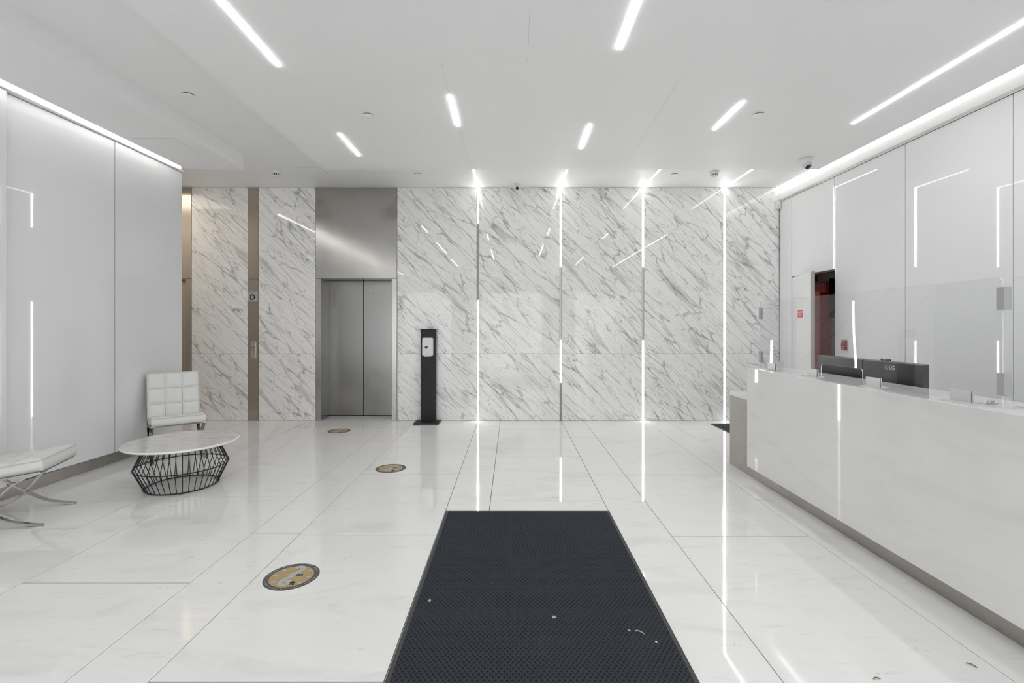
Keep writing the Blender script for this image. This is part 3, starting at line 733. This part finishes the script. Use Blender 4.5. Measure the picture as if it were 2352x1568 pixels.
# ------------------------------------------------------------ sanitizer stand
t = thing('sanitizer_stand', 'black floor stand with a white hand sanitizer dispenser by the marble wall', 'sanitizer stand', (-1.265, 7.36, 0))
ob('base_plate', box(-.185, .185, -.25, .060, .001, .020, .004, 2), M['black'], t)
ob('column', box(-.116, .116, -.03, .025, .020, 1.392, .003, 1), M['black'], t)
ob('top_cap', box(-.130, .130, -.034, .03, 1.392, 1.400, .0015, 1), M['black'], t)
dp = ob('dispenser', prism(rounded_rect(-.078, .078, 1.000, 1.272, .022), 'y', -.118, -.032), M['white'], t)
bm = bmesh.new(); bm.from_mesh(dp.data); 
bmesh.ops.bevel(bm, geom=[e for e in bm.edges if e.calc_length() > 0 and all(abs(v.co.y+.118) < 1e-4 for v in e.verts)], offset=.016, segments=3, affect='EDGES')
bm.to_mesh(dp.data); bm.free()
ob('nozzle_tray', box(-.05, .05, -.105, -.04, .988, 1.002, .004, 1), M['offwhite'], dp)
dr = [(.022*math.cos(a)-.004, .022*math.sin(a)*.9) for a in [math.radians(q) for q in range(75, 346, 15)]]+[(.03, .024)]
ob('drop_emblem', prism([(x-.012, z+1.128) for x, z in dr], 'y', -.1195, -.1178), M['inkg'], dp)
for x, z, w_ in ((-.012, 1.048, .012), (-.018, 1.036, .005), (-.004, 1.036, .005)): ob('printed_mark', box(x-w_/2, x+w_/2, -.1190, -.1178, z-.002, z+.002), M['inkg'], dp)

# ------------------------------------------------------------ coffee table
t = thing('coffee_table', 'round marble coffee table on a black wire cage base', 'table', (-2.99, 4.405, 0))
bm = lathe([(0, .388), (.440, .388), (.449, .394), (.450, .402), (.446, .407), (0, .407)], 72)
ob('table_top', bm, M['ttop'], t)
bm = lathe([(.4405, .3875), (.4502, .3935), (.4512, .402), (.4465, .4074)], 72); ob('top_edge', bm, M['ttop_edge'], t, True)
def ring(r, z, w): return tube([(r*math.cos(2*PI*k/64), r*math.sin(2*PI*k/64), z) for k in range(64)], w*1.2, 8, True)
ob('floor_ring', ring(.281, .0075, .0045), M['wire'], t, True)
ob('belly_ring', ring(.365, .188, .0042), M['wire'], t, True)
ob('upper_ring', ring(.281, .380, .0045), M['wire'], t, True)
NW = 42; me = None
for k in range(NW):
    if me is None:
        w = ob('wire', tube([(.281, 0, .009), (.3225, 0, .098), (.3625, 0, .184), (.3645, 0, .189), (.3625, 0, .194), (.322, 0, .287), (.281, 0, .379)], .0035, 6), M['wire'], t, True); me = w.data
    else: w = ob('wire', me, None, t)
    w.rotation_euler = (0, 0, 2*PI*(k+.5)/NW)
for a in (.5, 2.1, 3.7, 5.3):
    f_ = ob('foot_pad', box(-.009, .009, -.022, .022, .0002, .0125, .002, 1), M['wire'], t); f_.location = (.281*math.cos(a), .281*math.sin(a), 0); f_.rotation_euler = (0, 0, a)

# ------------------------------------------------------------ lounge chairs with crossed steel legs and tufted cushions
def cushion(name, w, l, th, rows, colsn, mtx, parent, puff=.026):
    """boxed cushion: u across, v along, w up; tufted top"""
    bm = bmesh.new(); N = 12; nu, nv = colsn*N, rows*N; g_ = {}
    for i in range(nu+1):
        for j in range(nv+1):
            cu, cv_ = (i/N) % 1, (j/N) % 1
            d = abs(math.sin(PI*cu))*abs(math.sin(PI*cv_))
            h = puff*(d**.34)
            e = min(i, nu-i)/N*.0+0
            edge = (i in (0, nu)) or (j in (0, nv))
            bu, bv = min(i, nu-i)/N, min(j, nv-j)/N
            seam_i = (i % N == 0) and not edge and i not in (0, nu); seam_j = (j % N == 0) and j not in (0, nv)
            if edge: h = .004
            elif bu < .5 or bv < .5:      # cells at the rim stay full to the border
                su = 1 if (i < N/2 or nu-i < N/2) else abs(math.sin(PI*cu)); sv = 1 if (j < N/2 or nv-j < N/2) else abs(math.sin(PI*cv_))
                rim = min(1, (min(bu, bv)/.22))**.5
                h = .004+(puff*((su*sv)**.34)-.004)*rim
            g_[i, j] = bm.verts.new(((i/nu-.5)*w, (j/nv-.5)*l, th+h))
    for i in range(nu):
        for j in range(nv): bm.faces.new((g_[i, j], g_[i+1, j], g_[i+1, j+1], g_[i, j+1]))
    rim = [(i, 0) for i in range(nu)]+[(nu, j) for j in range(nv)]+[(i, nv) for i in range(nu, 0, -1)]+[(0, j) for j in range(nv, 0, -1)]
    mid = []; low = []
    for i, j in rim:
        x, y, z = g_[i, j].co; s = 1.006
        mid.append(bm.verts.new((x*s, y*s, th*.5))); low.append(bm.verts.new((x*.985, y*.985, 0)))
    n = len(rim)
    for k in range(n):
        q = (k+1) % n
        bm.faces.new((g_[rim[k]], mid[k], mid[q], g_[rim[q]])); bm.faces.new((mid[k], low[k], low[q], mid[q]))
    bm.faces.new(low)
    c = ob(name, bm, M['leather'], parent, True); c.matrix_local = mtx
    a, b = w/2, l/2
    pts = []
    for x, y in rounded_rect(-a, a, -b, b, .012, 3): pts.append((x*1.004, y*1.004, th+.004))
    dense = []
    for p, q in zip(pts, pts[1:]+pts[:1]):
        m_ = max(1, int((Vector(p)-Vector(q)).length/.06))
        dense += [tuple(Vector(p).lerp(Vector(q), s/m_)) for s in range(m_)]
    ob('piping', tube(dense, .0042, 6, True), M['welt'], c, True)
    for i in range(1, colsn): ob('seam', tube([((i/colsn-.5)*w, (k/10-.5)*l, th+.0025) for k in range(11)], .0025, 5), M['crease'], c)
    for j in range(1, rows): ob('seam', tube([((k/10-.5)*w, (j/rows-.5)*l, th+.0025) for k in range(11)], .0025, 5), M['crease'], c)
    for i in range(1, colsn):
        for j in range(1, rows):
            bt = ob('button', lathe([(0, .006), (.006, .0055), (.011, .002), (.012, -.002), (.010, -.006)], 14), M['leather'], c, True)
            bt.location = ((i/colsn-.5)*w, (j/rows-.5)*l, th+.001)
    return c
def chair():
    t = thing('lounge_chair', 'white tufted lounge chair on crossed steel legs standing behind the round coffee table', 'chair', (0, 0, 0), group='white tufted lounge chairs')
    hw = .2315
    # profiles measured back from the front foot: y = -s
    B = smooth_curve([(0.012, .006), (-.03, .012), (-.167, .051), (-.30, .136), (-.44, .246), (-.553, .375), (-.600, .52), (-.638, .70), (-.664, .835)], 7)
    A = smooth_curve([(.004, .384), (-.07, .356), (-.181, .281), (-.30, .136), (-.40, .052), (-.50, .012), (-.535, .006)], 7)
    for s in (-1, 1):
        ob('leg', bar(B, s*hw, .034, .011), M['chrome'], t); ob('leg', bar(A, s*(hw-.0005), .0335, .0109), M['chrome'], t)
        ob('seat_rail', bar([(.004, .384), (-.25, .351), (-.515, .318)], s*hw, .034, .010), M['chrome'], t)
    ob('front_rail', box(-hw+.017, hw-.017, -.028, .006, .377, .388), M['chrome'], t)
    ob('rear_rail', box(-hw+.017, hw-.017, -.585, -.552, .395, .403), M['chrome'], t)
    ob('top_rail', box(-hw+.017, hw-.017, -.664, -.652, .79, .824), M['chrome'], t)
    for k in range(4):
        z = .385-.0085-(.035*(k+1))*.13*1.0; y = -.10*(k+1)
        ob('strap', box(-hw+.017, hw-.017, y-.018, y+.018, .381+y*.13-.004, .381+y*.13), M['welt'], t)
    pt = math.atan2(-.066, -.50)
    sl = .515; tilt = math.atan(.066/.5)
    ms = Matrix.Translation((0, .018-sl/2*math.cos(tilt), .3925-sl/2*math.sin(tilt))) @ Matrix.Rotation(tilt, 4, 'X')
    cushion('seat_cushion', .482, sl, .074, 3, 3, ms, t)
    # back cushion: its face looks forward (+y); v runs upward
    bl = .520; rec = math.radians(12)
    # local axes: u -> -x ... keep u=x, v=up(leaned back), w=forward
    up = Vector((0, -math.sin(rec), math.cos(rec))); fw = Vector((0, math.cos(rec), math.sin(rec)))
    base = Vector((0, -.552, .372)); c0 = base+up*(bl/2)
    mb = Matrix(((-1, up.x, fw.x, c0.x), (0, up.y, fw.y, c0.y), (0, up.z, fw.z, c0.z), (0, 0, 0, 1)))
    cushion('back_cushion', .487, bl, .068, 3, 3, mb, t, .022)
    return t
def place(c, cx, cy, nx, ny):
    # local +y is the facing direction; origin on the floor under the front edge
    c.location = (cx, cy, 0); c.scale = (1.01,)*3; c.rotation_euler = (0, 0, math.atan2(ny, nx)-PI/2)
ch1 = chair(); place(ch1, -3.561, 5.196, .643, -.766)
ch2 = copy_tree(ch1); place(ch2, -3.484, 3.727, .941, .339)
ch2['label'] = 'white tufted lounge chair at the left picture edge, mostly cut off'

# ------------------------------------------------------------ street side opening behind the camera, unseen; piers added to dim elevator reveal reflections
struct(ob('wall_front_added_piers', prism([(-4.40, 2.75), (-2.35, 2.75), (-2.35, 0), (-1.15, 0), (-1.15, 2.75), (1.15, 2.75), (1.15, 0), (2.45, 0), (2.45, 2.75), (4.25, 2.75), (4.25, ZC+.1), (-4.40, ZC+.1)], 'y', YF-.15, YF), M['cove']))
